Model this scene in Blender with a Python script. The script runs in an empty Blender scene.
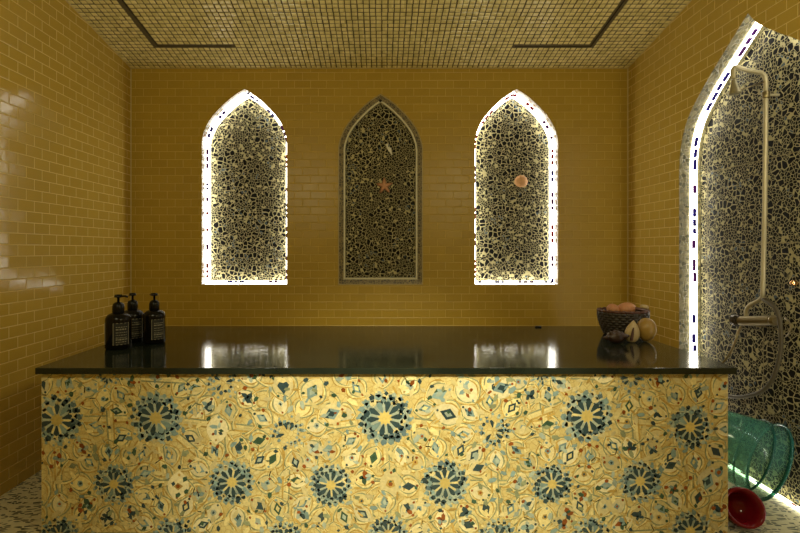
import bpy, bmesh, math, random
from mathutils import Vector, Matrix
random.seed(7)
PI = math.pi
S = 0.75                      # design units -> metres (applied to everything at the end)
F = 484.0                     # focal length in pixels
CX, CY, EYE = 382.0, 250.0, 1.53
XL, XR, D = -2.37, 2.32, 4.566
YB = -1.6
ZB = 3.247                    # ceiling height at the back wall
SL = 0.169                    # ceiling rises toward the room
YK = 2.3                      # where the slope ends
ZT = ZB + SL * (D - YK)
REC = 0.17
TOPZ = 0.90
col = bpy.context.scene.collection

# ------------------------------------------------------------ helpers
def obj(name, bm, mats, parent=None, origin=None, smooth=False, kind=None):
    me = bpy.data.meshes.new(name)
    off = Vector((0, 0, 0))
    if parent is not None:
        p = parent
        while p is not None:
            off += p.location
            p = p.parent
    if origin is not None:
        o0 = Vector(origin)
    else:
        o0 = off.copy()
    bmesh.ops.transform(bm, matrix=Matrix.Translation(-o0), verts=bm.verts)
    bmesh.ops.recalc_face_normals(bm, faces=bm.faces)
    bm.to_mesh(me); bm.free()
    if smooth:
        for p in me.polygons: p.use_smooth = True
    for m in (mats if isinstance(mats, (list, tuple)) else [mats]): me.materials.append(m)
    o = bpy.data.objects.new(name, me)
    col.objects.link(o)
    o.location = o0 - off
    if parent is not None: o.parent = parent
    if kind: o['kind'] = kind
    return o

def tag(o, label, cat, group=None):
    o['label'] = label; o['category'] = cat
    if group: o['group'] = group
    return o

def thing(name, label, cat, loc, group=None):
    o = bpy.data.objects.new(name, None); col.objects.link(o)
    o.location = loc; o.empty_display_size = 0.05
    return tag(o, label, cat, group)

def box(bm, x0, x1, y0, y1, z0, z1, bev=0.0):
    vs = [bm.verts.new((x, y, z)) for x in (x0, x1) for y in (y0, y1) for z in (z0, z1)]
    idx = [(0,1,3,2),(4,6,7,5),(0,4,5,1),(2,3,7,6),(0,2,6,4),(1,5,7,3)]
    fs = [bm.faces.new([vs[i] for i in f]) for f in idx]
    if bev > 0:
        es = list({e for f in fs for e in f.edges})
        bmesh.ops.recalc_face_normals(bm, faces=fs)
        bmesh.ops.bevel(bm, geom=es, offset=bev, segments=2, affect='EDGES', profile=0.6)
    return bm

def lathe(bm, prof, c=(0,0,0), n=32, mat=None, sx=1, sy=1):
    """prof: list of (r, z); r=0 closes."""
    M = mat or Matrix.Identity(4)
    rings = []
    for r, z in prof:
        if r < 1e-6:
            rings.append([bm.verts.new(Vector(c) + M @ Vector((0, 0, z)))])
        else:
            rings.append([bm.verts.new(Vector(c) + M @ Vector((sx*r*math.cos(2*PI*k/n), sy*r*math.sin(2*PI*k/n), z))) for k in range(n)])
    for a, b in zip(rings[:-1], rings[1:]):
        for k in range(n):
            k2 = (k+1) % n
            if len(a) == 1 and len(b) == 1: continue
            if len(a) == 1: bm.faces.new((a[0], b[k], b[k2]))
            elif len(b) == 1: bm.faces.new((a[k], a[k2], b[0]))
            else: bm.faces.new((a[k], a[k2], b[k2], b[k]))
    return bm

def catmull(pts, n=6):
    pts = [Vector(p) for p in pts]
    out = []
    P = [pts[0]*2-pts[1]] + pts + [pts[-1]*2-pts[-2]]
    for i in range(1, len(P)-2):
        for k in range(n):
            t = k/n
            a, b, c, d = P[i-1], P[i], P[i+1], P[i+2]
            out.append(0.5*((2*b)+(c-a)*t+(2*a-5*b+4*c-d)*t*t+(3*b-a-3*c+d)*t**3))
    out.append(pts[-1])
    return out

def tube(bm, pts, r, n=12, r_end=None):
    pts = [Vector(p) for p in pts]
    prev = None; rings = []
    up = Vector((0.13, 0.31, 0.94)).normalized()
    for i, p in enumerate(pts):
        t = (pts[min(i+1, len(pts)-1)] - pts[max(i-1, 0)]).normalized()
        if prev is None:
            a = t.cross(up).normalized()
        else:
            a = (prev - t*prev.dot(t)).normalized()
        b = t.cross(a); prev = a
        rr = r if r_end is None else r + (r_end-r)*i/(len(pts)-1)
        rings.append([bm.verts.new(p + rr*(math.cos(2*PI*k/n)*a + math.sin(2*PI*k/n)*b)) for k in range(n)])
    for A, B in zip(rings[:-1], rings[1:]):
        for k in range(n): bm.faces.new((A[k], A[(k+1)%n], B[(k+1)%n], B[k]))
    bm.faces.new(rings[0]); bm.faces.new(rings[-1])
    return bm

def blob(bm, c, rx, ry, rz, mat=None, f=None, nu=32, nv=20):
    """ellipsoid with optional radial function f(theta, phi)->factor; theta 0..pi from top"""
    M = mat or Matrix.Identity(4)
    rings = []
    for i in range(nv+1):
        th = PI*i/nv
        if i in (0, nv):
            k = f(th, 0) if f else 1
            rings.append([bm.verts.new(Vector(c) + M @ Vector((0, 0, rz*k*math.cos(th))))])
        else:
            r = []
            for j in range(nu):
                ph = 2*PI*j/nu
                k = f(th, ph) if f else 1
                r.append(bm.verts.new(Vector(c) + M @ Vector((k*rx*math.sin(th)*math.cos(ph), k*ry*math.sin(th)*math.sin(ph), k*rz*math.cos(th)))))
            rings.append(r)
    for a, b in zip(rings[:-1], rings[1:]):
        for j in range(nu):
            j2 = (j+1) % nu
            if len(a) == 1: bm.faces.new((a[0], b[j], b[j2]))
            elif len(b) == 1: bm.faces.new((a[j], a[j2], b[0]))
            else: bm.faces.new((a[j], a[j2], b[j2], b[j]))
    return bm

# ------------------------------------------------------------ node helpers
class NT:
    def __init__(s, name):
        s.m = bpy.data.materials.new(name); s.m.use_nodes = True
        s.t = s.m.node_tree; s.t.nodes.clear()
        s.out = s.t.nodes.new('ShaderNodeOutputMaterial')
    def n(s, typ, **kw):
        nd = s.t.nodes.new(typ)
        for k, v in kw.items():
            if k in nd.inputs.keys() if isinstance(k, str) else False: pass
            setattr(nd, k, v)
        return nd
    def link(s, a, b): s.t.links.new(a, b)
    def put(s, sock, v):
        if isinstance(v, bpy.types.NodeSocket): s.link(v, sock)
        elif v is not None: sock.default_value = v
    def math(s, op, a, b=None, c=None, clamp=False):
        nd = s.t.nodes.new('ShaderNodeMath'); nd.operation = op; nd.use_clamp = clamp
        s.put(nd.inputs[0], a)
        if b is not None: s.put(nd.inputs[1], b)
        if c is not None: s.put(nd.inputs[2], c)
        return nd.outputs[0]
    def mix(s, fac, a, b):
        nd = s.t.nodes.new('ShaderNodeMix'); nd.data_type = 'RGBA'
        s.put(nd.inputs[0], fac)
        s.put(nd.inputs[6], a if isinstance(a, bpy.types.NodeSocket) else (*a, 1))
        s.put(nd.inputs[7], b if isinstance(b, bpy.types.NodeSocket) else (*b, 1))
        return nd.outputs[2]
    def smooth(s, v, lo, hi):
        nd = s.t.nodes.new('ShaderNodeMapRange'); nd.interpolation_type = 'SMOOTHSTEP'
        s.put(nd.inputs[0], v); nd.inputs[1].default_value = lo; nd.inputs[2].default_value = hi
        return nd.outputs[0]
    def coord(s):
        """object coordinates in design units"""
        tc = s.t.nodes.new('ShaderNodeTexCoord')
        vm = s.t.nodes.new('ShaderNodeVectorMath'); vm.operation = 'SCALE'
        s.link(tc.outputs['Object'], vm.inputs[0]); vm.inputs['Scale'].default_value = 1/S
        return vm.outputs[0]
    def sep(s, v):
        nd = s.t.nodes.new('ShaderNodeSeparateXYZ'); s.link(v, nd.inputs[0]); return nd.outputs
    def comb(s, x, y, z):
        nd = s.t.nodes.new('ShaderNodeCombineXYZ')
        s.put(nd.inputs[0], x); s.put(nd.inputs[1], y); s.put(nd.inputs[2], z); return nd.outputs[0]
    def noise(s, vec, scale, detail=2, rough=0.5):
        nd = s.t.nodes.new('ShaderNodeTexNoise'); s.link(vec, nd.inputs['Vector'])
        nd.inputs['Scale'].default_value = scale; nd.inputs['Detail'].default_value = detail
        nd.inputs['Roughness'].default_value = rough
        return nd.outputs
    def vor(s, vec, scale, feature='F1', rnd=1.0, dim='3D'):
        nd = s.t.nodes.new('ShaderNodeTexVoronoi'); nd.voronoi_dimensions = dim; nd.feature = feature; s.link(vec, nd.inputs['Vector'])
        nd.inputs['Scale'].default_value = scale; nd.inputs['Randomness'].default_value = rnd
        return nd.outputs
    def bump(s, h, dist=1.0, strength=1.0):
        nd = s.t.nodes.new('ShaderNodeBump'); s.link(h, nd.inputs['Height'])
        nd.inputs['Distance'].default_value = dist; nd.inputs['Strength'].default_value = strength
        return nd.outputs[0]
    def bsdf(s, color, rough=0.5, metal=0.0, normal=None, **kw):
        nd = s.t.nodes.new('ShaderNodeBsdfPrincipled')
        s.put(nd.inputs['Base Color'], color if isinstance(color, bpy.types.NodeSocket) else (*color, 1))
        s.put(nd.inputs['Roughness'], rough); s.put(nd.inputs['Metallic'], metal)
        if normal is not None: s.link(normal, nd.inputs['Normal'])
        for k, v in kw.items(): s.put(nd.inputs[k.replace('_', ' ')], v)
        s.link(nd.outputs[0], s.out.inputs[0])
        return nd

def tile_mat(name, axis, base, base2, grout, tilt=0.02, rough=0.16, ou=0.0, ov=0.0, gw=0.0026, spec=0.5):
    t = NT(name); P = t.coord(); xyz = t.sep(P)
    u = xyz[0] if axis == 'x' else xyz[1]; v = xyz[2]
    v_ = t.math('DIVIDE', t.math('ADD', v, ov), 0.0745)
    row = t.math('FLOOR', v_)
    u_ = t.math('ADD', t.math('DIVIDE', t.math('ADD', u, ou), 0.15), t.math('MULTIPLY', t.math('FLOORED_MODULO', row, 2.0), 0.5))
    cl = t.math('FLOOR', u_)
    fu = t.math('MULTIPLY', t.math('FRACT', u_), 0.15); fv = t.math('MULTIPLY', t.math('FRACT', v_), 0.0745)
    du = t.math('MINIMUM', fu, t.math('SUBTRACT', 0.15, fu)); dv = t.math('MINIMUM', fv, t.math('SUBTRACT', 0.0745, fv))
    de = t.math('MINIMUM', du, dv)
    tile = t.smooth(de, gw*0.6, gw*1.4)
    wn = t.t.nodes.new('ShaderNodeTexWhiteNoise'); wn.noise_dimensions = '3D'
    t.link(t.comb(cl, row, 3.7), wn.inputs[0])
    r = t.sep(wn.outputs['Color'])
    h = t.math('ADD', t.math('MULTIPLY', t.math('SUBTRACT', r[0], 0.5), fu), t.math('MULTIPLY', t.math('SUBTRACT', r[1], 0.5), fv))
    h = t.math('MULTIPLY', h, 2*tilt*S)
    wav = t.noise(P, 28, 2)[0]
    h = t.math('ADD', h, t.math('MULTIPLY', wav, 0.0007*S))
    edge = t.math('MULTIPLY', t.smooth(de, 0.0, 0.006), 0.0012*S)
    h = t.math('ADD', h, edge)
    big = t.noise(P, 1.3, 3, 0.6)[0]
    fac = t.math('ADD', t.math('MULTIPLY', r[2], 0.45), t.math('MULTIPLY', big, 0.6), clamp=True)
    c = t.mix(fac, base, base2)
    c = t.mix(tile, grout, c)
    rr = t.math('ADD', t.math('MULTIPLY', t.math('SUBTRACT', 1.0, tile), 0.5), t.math('ADD', t.math('MULTIPLY', t.noise(P, 9, 3)[0], 0.12), rough-0.06))
    t.bsdf(c, rr, normal=t.bump(h), Specular_IOR_Level=spec)
    return t.m

def pebble_mat(name, s1=20.0, s2=52.0, plane='xz', joint=None, veins=(0.58, 0.51, 0.27), seed=0.0, dark=0.0, light=1.0, spec=0.2):
    t = NT(name); P0 = t.coord(); xyz0 = t.sep(P0)
    P = t.comb(xyz0[0], xyz0[1], xyz0[2])
    a = t.t.nodes.new('ShaderNodeVectorMath'); a.operation = 'ADD'
    t.link(P, a.inputs[0]); a.inputs[1].default_value = (seed, seed*0.7, seed*1.3)
    nz = t.noise(a.outputs[0], 9, 3)[1]
    b = t.t.nodes.new('ShaderNodeVectorMath'); b.operation = 'MULTIPLY_ADD'
    t.link(nz, b.inputs[0]); b.inputs[1].default_value = (0.05, 0.05, 0.05); t.link(a.outputs[0], b.inputs[2])
    Q = b.outputs[0]
    # flatten the axis across the panel so stones are cut in the plane
    q = t.sep(Q)
    Q2 = t.comb(q[0] if plane == 'xz' else q[1], q[2], seed)
    d1 = t.vor(Q2, s1, 'DISTANCE_TO_EDGE', dim='2D')[0]; c1 = t.sep(t.vor(Q2, s1, dim='2D')['Color'])
    d2 = t.vor(Q2, s2, 'DISTANCE_TO_EDGE', dim='2D')[0]; c2 = t.sep(t.vor(Q2, s2, dim='2D')['Color'])
    region = t.noise(Q2, 2.2, 2)[0]
    big = t.math('GREATER_THAN', t.math('ADD', c1[0], t.math('MULTIPLY', t.math('SUBTRACT', region, 0.5), 1.2)), 0.66)
    m1 = t.math('MULTIPLY', big, t.smooth(d1, 0.07, 0.11))
    near = t.math('MULTIPLY', big, t.math('LESS_THAN', d1, 0.11))
    m2 = t.math('MULTIPLY', t.smooth(d2, 0.05, 0.10), t.math('GREATER_THAN', c2[0], 0.14-dark))
    m2 = t.math('MULTIPLY', m2, t.math('SUBTRACT', 1.0, near))
    m = t.math('MAXIMUM', m1, m2)
    c = t.mix(c2[1], (0.003, 0.003, 0.003), (0.022*light, 0.021*light, 0.017*light))
    cbig = t.mix(c1[1], (0.004, 0.004, 0.005), (0.014*light, 0.014*light, 0.014*light))
    c = t.mix(m1, c, cbig)
    blue = t.math('MULTIPLY', t.math('GREATER_THAN', c2[2], 0.90), t.math('GREATER_THAN', t.noise(Q2, 4.0, 1)[0], 0.56))
    c = t.mix(blue, c, (0.07, 0.10, 0.12))
    pale = t.mix(t.noise(Q2, 60, 2)[0], tuple(v*0.55 for v in veins), veins)
    c = t.mix(m, pale, c)
    if joint:
        ja, jb, pa, pb = joint
        A = q[0] if plane == 'xz' else xyz0[1]
        fa = t.math('ABSOLUTE', t.math('SUBTRACT', t.math('FLOORED_MODULO', t.math('SUBTRACT', A, ja - pa/2), pa), pa/2))
        fb = t.math('ABSOLUTE', t.math('SUBTRACT', t.math('FLOORED_MODULO', t.math('SUBTRACT', xyz0[2], jb - pb/2), pb), pb/2))
        jm = t.math('LESS_THAN', t.math('MINIMUM', fa, fb), 0.0028)
        c = t.mix(jm, c, (0.26, 0.22, 0.11))
    h = t.math('MULTIPLY', m, 0.003*S)
    t.bsdf(c, t.math('SUBTRACT', 0.55, t.math('MULTIPLY', m, 0.2)), normal=t.bump(h, 1.0, 0.7), Specular_IOR_Level=spec)
    return t.m

def plain(name, color, rough=0.4, metal=0.0, var=0.12, nscale=18.0, bump=0.0, **kw):
    t = NT(name); P = t.coord()
    nz = t.noise(P, nscale, 3)[0]
    c = t.mix(nz, tuple(v*(1-var) for v in color), tuple(min(1, v*(1+var)) for v in color))
    nrm = t.bump(t.math('MULTIPLY', t.noise(P, nscale*3, 3)[0], bump*S)) if bump else None
    t.bsdf(c, rough, metal, normal=nrm, **kw)
    return t.m

# ------------------------------------------------------------ materials
OCH1, OCH2 = (0.30, 0.175, 0.016), (0.40, 0.24, 0.024)
M_back = tile_mat('ochre_tiles_back', 'x', (0.40, 0.258, 0.030), (0.48, 0.315, 0.040), (0.62, 0.44, 0.115), tilt=0.010, rough=0.34, gw=0.0019, spec=0.35)
M_side = tile_mat('ochre_tiles_side', 'y', (0.45, 0.30, 0.050), (0.52, 0.35, 0.062), (0.74, 0.55, 0.18), tilt=0.024, rough=0.14, gw=0.0028, spec=0.4)
M_pebL = pebble_mat('pebble_mosaic_left', 24, 46, light=0.5, spec=0.08, seed=1.3)
M_pebM = pebble_mat('pebble_mosaic_middle', 28, 46, light=0.6, spec=0.1, veins=(0.70, 0.62, 0.33), seed=4.1, dark=0.06)
M_pebR = pebble_mat('pebble_mosaic_right', 24, 46, light=0.5, spec=0.08, seed=7.9)
M_pebS = pebble_mat('pebble_mosaic_shower', 25, 48, veins=(0.52, 0.46, 0.24), light=0.5, spec=0.06, plane='yz', joint=(3.16, 0.484, 0.545, 0.545), seed=2.2)

def chip_mat(name, a, b, grout, scale=38, rough=0.18):
    t = NT(name); P = t.coord()
    d = t.vor(P, scale, 'DISTANCE_TO_EDGE')[0]; c = t.sep(t.vor(P, scale)['Color'])
    m = t.smooth(d, 0.04, 0.09)
    cc = t.mix(c[0], a, b)
    cc = t.mix(m, grout, cc)
    t.bsdf(cc, rough, 0.0, normal=t.bump(t.math('MULTIPLY', t.math('ADD', m, c[1]), 0.0015*S)))
    return t.m
M_reveal = chip_mat('cream_chip_mosaic', (0.32, 0.25, 0.15), (0.24, 0.14, 0.08), (0.30, 0.23, 0.12))
M_revealG = chip_mat('grey_mirror_mosaic', (0.10, 0.10, 0.06), (0.40, 0.36, 0.20), (0.30, 0.25, 0.12), scale=34)
M_frameM = chip_mat('frame_chip_mosaic', (0.22, 0.17, 0.08), (0.05, 0.04, 0.025), (0.34, 0.27, 0.11), scale=40, rough=0.35)

def emis(name, color, strength):
    t = NT(name)
    e = t.t.nodes.new('ShaderNodeEmission'); e.inputs[0].default_value = (*color, 1); e.inputs[1].default_value = strength
    t.link(e.outputs[0], t.out.inputs[0]); return t.m
M_led = emis('led_diffuser', (1.0, 0.96, 0.82), 11.0)
M_ledS = emis('led_diffuser_shower', (1.0, 0.95, 0.80), 13.0)
M_blue = plain('blue_glass', (0.03, 0.02, 0.35), 0.2); M_red = plain('red_glass', (0.35, 0.01, 0.05), 0.2)
M_vio = plain('violet_glass', (0.12, 0.02, 0.25), 0.2)
M_tubeoff = plain('unlit_diffuser', (0.66, 0.62, 0.44), 0.35)

# ceiling mosaic
t = NT('ceiling_mosaic'); P = t.coord()
xyz = t.sep(P)
wn = t.t.nodes.new('ShaderNodeTexWhiteNoise'); wn.noise_dimensions = '3D'
t.link(t.comb(t.math('FLOOR', t.math('DIVIDE', t.math('SUBTRACT', xyz[0], XL), 0.047)), t.math('FLOOR', t.math('DIVIDE', t.math('SUBTRACT', D, xyz[1]), 0.047)), 1.0), wn.inputs[0])
c = t.mix(wn.outputs[0], (0.66, 0.55, 0.22), (0.85, 0.72, 0.33))
t.bsdf(c, 0.2, normal=t.bump(t.math('MULTIPLY', t.noise(P, 60, 2)[0], 0.0015*S)))
M_ceil = t.m
M_ceilg = plain('ceiling_grout', (0.10, 0.075, 0.028), 0.8)
M_slit = plain('dark_slit', (0.015, 0.010, 0.005), 0.8)
M_caulk = plain('pale_caulk', (0.52, 0.40, 0.16), 0.5)

# floor
t = NT('floor_chips'); P = t.coord(); q = t.sep(P)
nz = t.sep(t.noise(P, 3.0, 2)[1])
Q = t.comb(t.math('ADD', t.math('MULTIPLY', q[0], 0.55), t.math('MULTIPLY', nz[0], 0.12)), t.math('ADD', t.math('MULTIPLY', q[1], 1.35), t.math('MULTIPLY', nz[1], 0.12)), 0.0)
d = t.vor(Q, 52, 'DISTANCE_TO_EDGE', dim='2D')[0]; c = t.sep(t.vor(Q, 52, dim='2D')['Color'])
dark = t.math('MULTIPLY', t.math('GREATER_THAN', c[0], 0.52), t.smooth(d, 0.10, 0.17))
cc = t.mix(t.noise(P, 30, 2)[0], (0.50, 0.45, 0.27), (0.68, 0.62, 0.40))
cc = t.mix(dark, cc, (0.05, 0.055, 0.035))
t.bsdf(cc, 0.35, normal=t.bump(t.math('MULTIPLY', d, 0.002*S)))
M_floor = t.m

# counter stone
t = NT('polished_dark_stone'); P = t.coord()
n1 = t.noise(P, 2.0, 5, 0.6)[0]; n2 = t.noise(P, 70, 2)[0]
c = t.mix(t.smooth(n1, 0.35, 0.7), (0.009, 0.013, 0.009), (0.021, 0.027, 0.019))
t.bsdf(c, t.math('ADD', t.math('MULTIPLY', n1, 0.12), 0.04), normal=t.bump(t.math('MULTIPLY', n2, 0.00022*S)), Specular_IOR_Level=0.45)
M_stone = t.m

# mural
t = NT('mural_ground'); P = t.coord()
n1 = t.noise(P, 16, 4, 0.6)[0]
d = t.vor(P, 34, 'DISTANCE_TO_EDGE')[0]
c = t.mix(t.smooth(n1, 0.35, 0.65), (0.70, 0.58, 0.26), (0.60, 0.46, 0.17))
c = t.mix(t.smooth(d, 0.02, 0.06), (0.50, 0.36, 0.13), c)
t.bsdf(c, 0.35)
M_ground = t.m
t = NT('mural_tesserae')
at = t.t.nodes.new('ShaderNodeAttribute'); at.attribute_name = 'tint'
P = t.coord(); n1 = t.noise(P, 60, 3)[0]
mx = t.t.nodes.new('ShaderNodeMix'); mx.data_type = 'RGBA'; mx.blend_type = 'MULTIPLY'
mx.inputs[0].default_value = 1.0
t.link(at.outputs['Color'], mx.inputs[6]); t.link(t.mix(n1, (0.65, 0.65, 0.65), (1.25, 1.25, 1.25)), mx.inputs[7])
t.bsdf(mx.outputs[2], 0.25)
M_tess = t.m
M_edge = plain('mural_edge', (0.45, 0.28, 0.07), 0.5)

# ------------------------------------------------------------ arches
PROF = [(-1.0, 0.0), (-0.967, 0.14), (-0.85, 0.36), (-0.66, 0.565), (-0.42, 0.76), (-0.22, 0.89), (0, 1.0)]
PROF_SL = [(-1, 0), (-0.985, 0.13), (-0.944, 0.27), (-0.85, 0.42), (-0.69, 0.56), (-0.465, 0.717), (-0.155, 0.905), (0, 1)]
PROF_SR = [(-1, 0), (-0.97, 0.15), (-0.86, 0.32), (-0.72, 0.48), (-0.58, 0.609), (-0.355, 0.738), (-0.21, 0.826), (-0.10, 0.90), (0, 1)]
def half_curve(prof=PROF, n=5):
    pts = catmull([Vector((a, b, 0)) for a, b in prof], n)
    return [(p.x, p.y) for p in pts]
def arch_loop(c, hwl, hwr, z0, zs, zt, side=8, pl=PROF, pr=PROF):
    """open path: bottom-left -> up -> apex -> down -> bottom-right"""
    L = []
    for k in range(side): L.append((c-hwl, z0 + (zs-z0)*k/side))
    for a, b in half_curve(pl): L.append((c + a*hwl, zs + b*(zt-zs)))
    for a, b in reversed(half_curve(pr)[:-1]): L.append((c - a*hwr, zs + b*(zt-zs)))
    for k in range(side-1, -1, -1): L.append((c+hwr, z0 + (zs-z0)*k/side))
    return L
def inset(loop, d, bottom=True):
    """inset open arch path; if bottom the closing edge is inset as well (closed loop)"""
    n = len(loop); out = []
    for i in range(n):
        p = Vector(loop[i])
        a = Vector(loop[i-1]) if (i > 0 or bottom) else None
        b = Vector(loop[(i+1) % n]) if (i < n-1 or bottom) else None
        ns = []
        for s0, s1 in ((a, p), (p, b)):
            if s0 is None or s1 is None or (s1-s0).length < 1e-9: continue
            t_ = (s1-s0).normalized(); ns.append(Vector((t_.y, -t_.x)))
        if len(ns) == 2:
            m = (ns[0]+ns[1]).normalized(); k = max(0.45, m.dot(ns[0]))
            out.append(tuple(p + m*d/k))
        else:
            out.append(tuple(p + ns[0]*d))
    return out

def backmap(a, b, dep): return (a, D + dep, b)
def sidemap(a, b, dep): return (XR + dep, a, b)

def ring(bm, loop, prof, fmap, closed=True):
    """sweep the profile [(inset, depth)...] (closed) round the loop"""
    loops = [[bm.verts.new(fmap(a, b, dep)) for a, b in inset(loop, ins, closed)] for ins, dep in prof]
    n = len(loop); m = len(prof)
    for i in range(n if closed else n-1):
        j = (i+1) % n
        for k in range(m):
            l = (k+1) % m
            bm.faces.new((loops[k][i], loops[k][j], loops[l][j], loops[l][i]))
    if not closed:
        bm.faces.new([loops[k][0] for k in range(m)]); bm.faces.new([loops[k][-1] for k in range(m)])
    return bm

def solid_panel(bm, loop, d0, d1, fmap):
    A = [bm.verts.new(fmap(a, b, d0)) for a, b in loop]; B = [bm.verts.new(fmap(a, b, d1)) for a, b in loop]
    for f in (A, B):
        es = []
        for i in range(len(f)):
            e = bm.edges.get((f[i], f[(i+1) % len(f)])) or bm.edges.new((f[i], f[(i+1) % len(f)]))
            es.append(e)
        bmesh.ops.triangle_fill(bm, edges=es, use_beauty=True)
    for i in range(len(A)):
        j = (i+1) % len(A); bm.faces.new((A[i], A[j], B[j], B[i]))
    return bm

def holed_wall(bm, outer, holes, pos):
    es = []
    for lp in [outer] + holes:
        vs = [bm.verts.new(pos(a, b)) for a, b in lp]
        for i in range(len(vs)): es.append(bm.edges.new((vs[i], vs[(i+1) % len(vs)])))
    bmesh.ops.triangle_fill(bm, edges=es, use_beauty=True)
    return bm

SB = 106.0
def bx_(px): return (px - CX)/SB
def bz_(py): return EYE - (py - CY)/SB
ARCH1 = arch_loop(bx_(244.5), 42.7/SB, 42.3/SB, bz_(284.3), bz_(141), bz_(89))
ARCH2 = arch_loop(bx_(380.5), 42.5/SB, 42.5/SB, bz_(285), bz_(148), bz_(93.5))
ARCH3 = arch_loop(bx_(516.5), 41.5/SB, 41.5/SB, bz_(284.5), bz_(141), bz_(89))
ARCHS = arch_loop(3.07, 0.66, 0.71, 0.0, 2.16, 3.033, side=12, pl=PROF_SR, pr=PROF_SL)

# ------------------------------------------------------------ room shell
bm = bmesh.new()
holed_wall(bm, [(XL, 0), (XR, 0), (XR, ZB), (XL, ZB)], [ARCH1, ARCH2, ARCH3], lambda a, b: (a, D, b))
obj('wall_back', bm, M_back, kind='structure')
def sidepoly(): return [(YB, 0), (D, 0), (D, ZB), (YK, ZT), (YB, ZT)]
bm = bmesh.new(); holed_wall(bm, sidepoly(), [], lambda a, b: (XL, a, b)); obj('wall_left', bm, M_side, kind='structure')
bm = bmesh.new()
lp = ARCHS
outer = [(YB, 0)] + [lp[-1]] + list(reversed(lp[:-1])) + [(D, 0), (D, ZB), (YK, ZT), (YB, ZT)]
holed_wall(bm, outer, [], lambda a, b: (XR, a, b)); obj('wall_right', bm, M_side, kind='structure')
bm = bmesh.new(); holed_wall(bm, [(XL, 0), (XR, 0), (XR, ZT), (XL, ZT)], [], lambda a, b: (a, YB, b)); obj('wall_front', bm, M_back, kind='structure')
bm = bmesh.new(); box(bm, XL, XR+REC, YB, D, -0.05, 0.0); obj('floor', bm, M_floor, kind='structure')

# ceiling with two L-shaped slits
def cz(y): return ZB + SL*(D-y) if y > YK else ZT
g = 0.005
slits = [
    [(-1.95-g, 2.9), (-1.95-g, 4.215+g), (-1.31, 4.215+g), (-1.31, 4.215-g), (-1.95+g, 4.215-g), (-1.95+g, 2.9)],
    [(1.82+g, 2.9), (1.82+g, 4.225+g), (1.16, 4.225+g), (1.16, 4.225-g), (1.82-g, 4.225-g), (1.82-g, 2.9)],
]
bm = bmesh.new()
holed_wall(bm, [(XL, D), (XR, D), (XR, YK), (XL, YK)], slits, lambda a, b: (a, b, cz(b)))
vs = [bm.verts.new(p) for p in ((XL, YK, ZT), (XR, YK, ZT), (XR, YB, ZT), (XL, YB, ZT))]; bm.faces.new(vs)
for f in bm.faces: f.material_index = 0
# slit channels
for sl in slits:
    lo = [bm.verts.new((a, b, cz(b))) for a, b in sl]; hi = [bm.verts.new((a, b, cz(b)+0.06)) for a, b in sl]
    for i in range(len(lo)):
        j = (i+1) % len(lo); f = bm.faces.new((lo[i], lo[j], hi[j], hi[i])); f.material_index = 2
    f = bm.faces.new(hi); f.material_index = 2
def in_slit(x, y, h=0.0235):
    for c0, ye, x1 in ((-1.95, 4.215, -1.31), (1.82, 4.225, 1.16)):
        if abs(x-c0) < h*0.62 + g and 2.9-h < y < ye+h: return True
        if abs(y-ye) < h*0.55 + g and min(c0, x1)-h*0.5 < x < max(c0, x1)+h*0.5: return True
    return False
pt = 0.047
nx = int((XR-XL)/pt); ptx = (XR-XL)/nx; ny = int((D-YK)/pt)
for i in range(nx):
    for j in range(ny):
        x = XL + (i+0.5)*ptx; y = D - (j+0.5)*pt
        if in_slit(x, y): continue
        b0, b1, hh = 0.0197, 0.0135, 0.0060
        jx, jy = random.uniform(-.0022, .0022), random.uniform(-.0022, .0022)
        tx, ty = random.uniform(-.05, .05), random.uniform(-.05, .05)
        base = [bm.verts.new((x+sx*b0+jx, y+sy*b0*0.86+jy, cz(y+sy*b0) + 0.0)) for sx, sy in ((-1,-1),(1,-1),(1,1),(-1,1))]
        mid = [bm.verts.new((x+sx*b0*0.9+jx, y+sy*b0*0.77+jy, cz(y+sy*b0*.9) - hh*0.7 + (tx*sx+ty*sy)*b1)) for sx, sy in ((-1,-1),(1,-1),(1,1),(-1,1))]
        top = [bm.verts.new((x+sx*b1+jx, y+sy*b1*0.8+jy, cz(y+sy*b1) - hh + (tx*sx+ty*sy)*b1)) for sx, sy in ((-1,-1),(1,-1),(1,1),(-1,1))]
        for A, B in ((base, mid), (mid, top)):
            for k in range(4):
                f = bm.faces.new((A[k], A[(k+1)%4], B[(k+1)%4], B[k])); f.material_index = 1
        f = bm.faces.new(top); f.material_index = 1

obj('ceiling', bm, [M_ceilg, M_ceil, M_slit], kind='structure')

# thin pale caulk lines at corners and ceiling edges
def bar(p, q, r):
    bm = bmesh.new(); tube(bm, [p, q], r, 6); return bm
for k, (p, q) in enumerate([((XL, D, ZB), (XR, D, ZB)), ((XL, D, 0), (XL, D, ZB)), ((XR, D, 0), (XR, D, ZB)),
                            ((XL, D, ZB), (XL, YK, ZT)), ((XR, D, ZB), (XR, YK, ZT))]):
    obj('trim_%d' % (k+1), bar(p, q, 0.008), M_caulk, kind='structure')

# niche linings
tk = 6
for A, dep, fm, mt in ((ARCH1, REC, backmap, M_reveal), (ARCH2, 0.06, backmap, M_reveal), (ARCH3, REC, backmap, M_reveal)):
    bm = bmesh.new(); ring(bm, A, [(0.0, 0.001), (0.0, dep+0.02), (-0.012, dep+0.02), (-0.012, 0.001)], fm)
    obj('trim_%d' % tk, bm, mt, kind='structure'); tk += 1
bm = bmesh.new(); ring(bm, ARCHS, [(0.0, 0.001), (0.0, REC+0.02), (-0.012, REC+0.02), (-0.012, 0.001)], sidemap, closed=False)
obj('trim_%d' % tk, bm, M_revealG, kind='structure')

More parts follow.
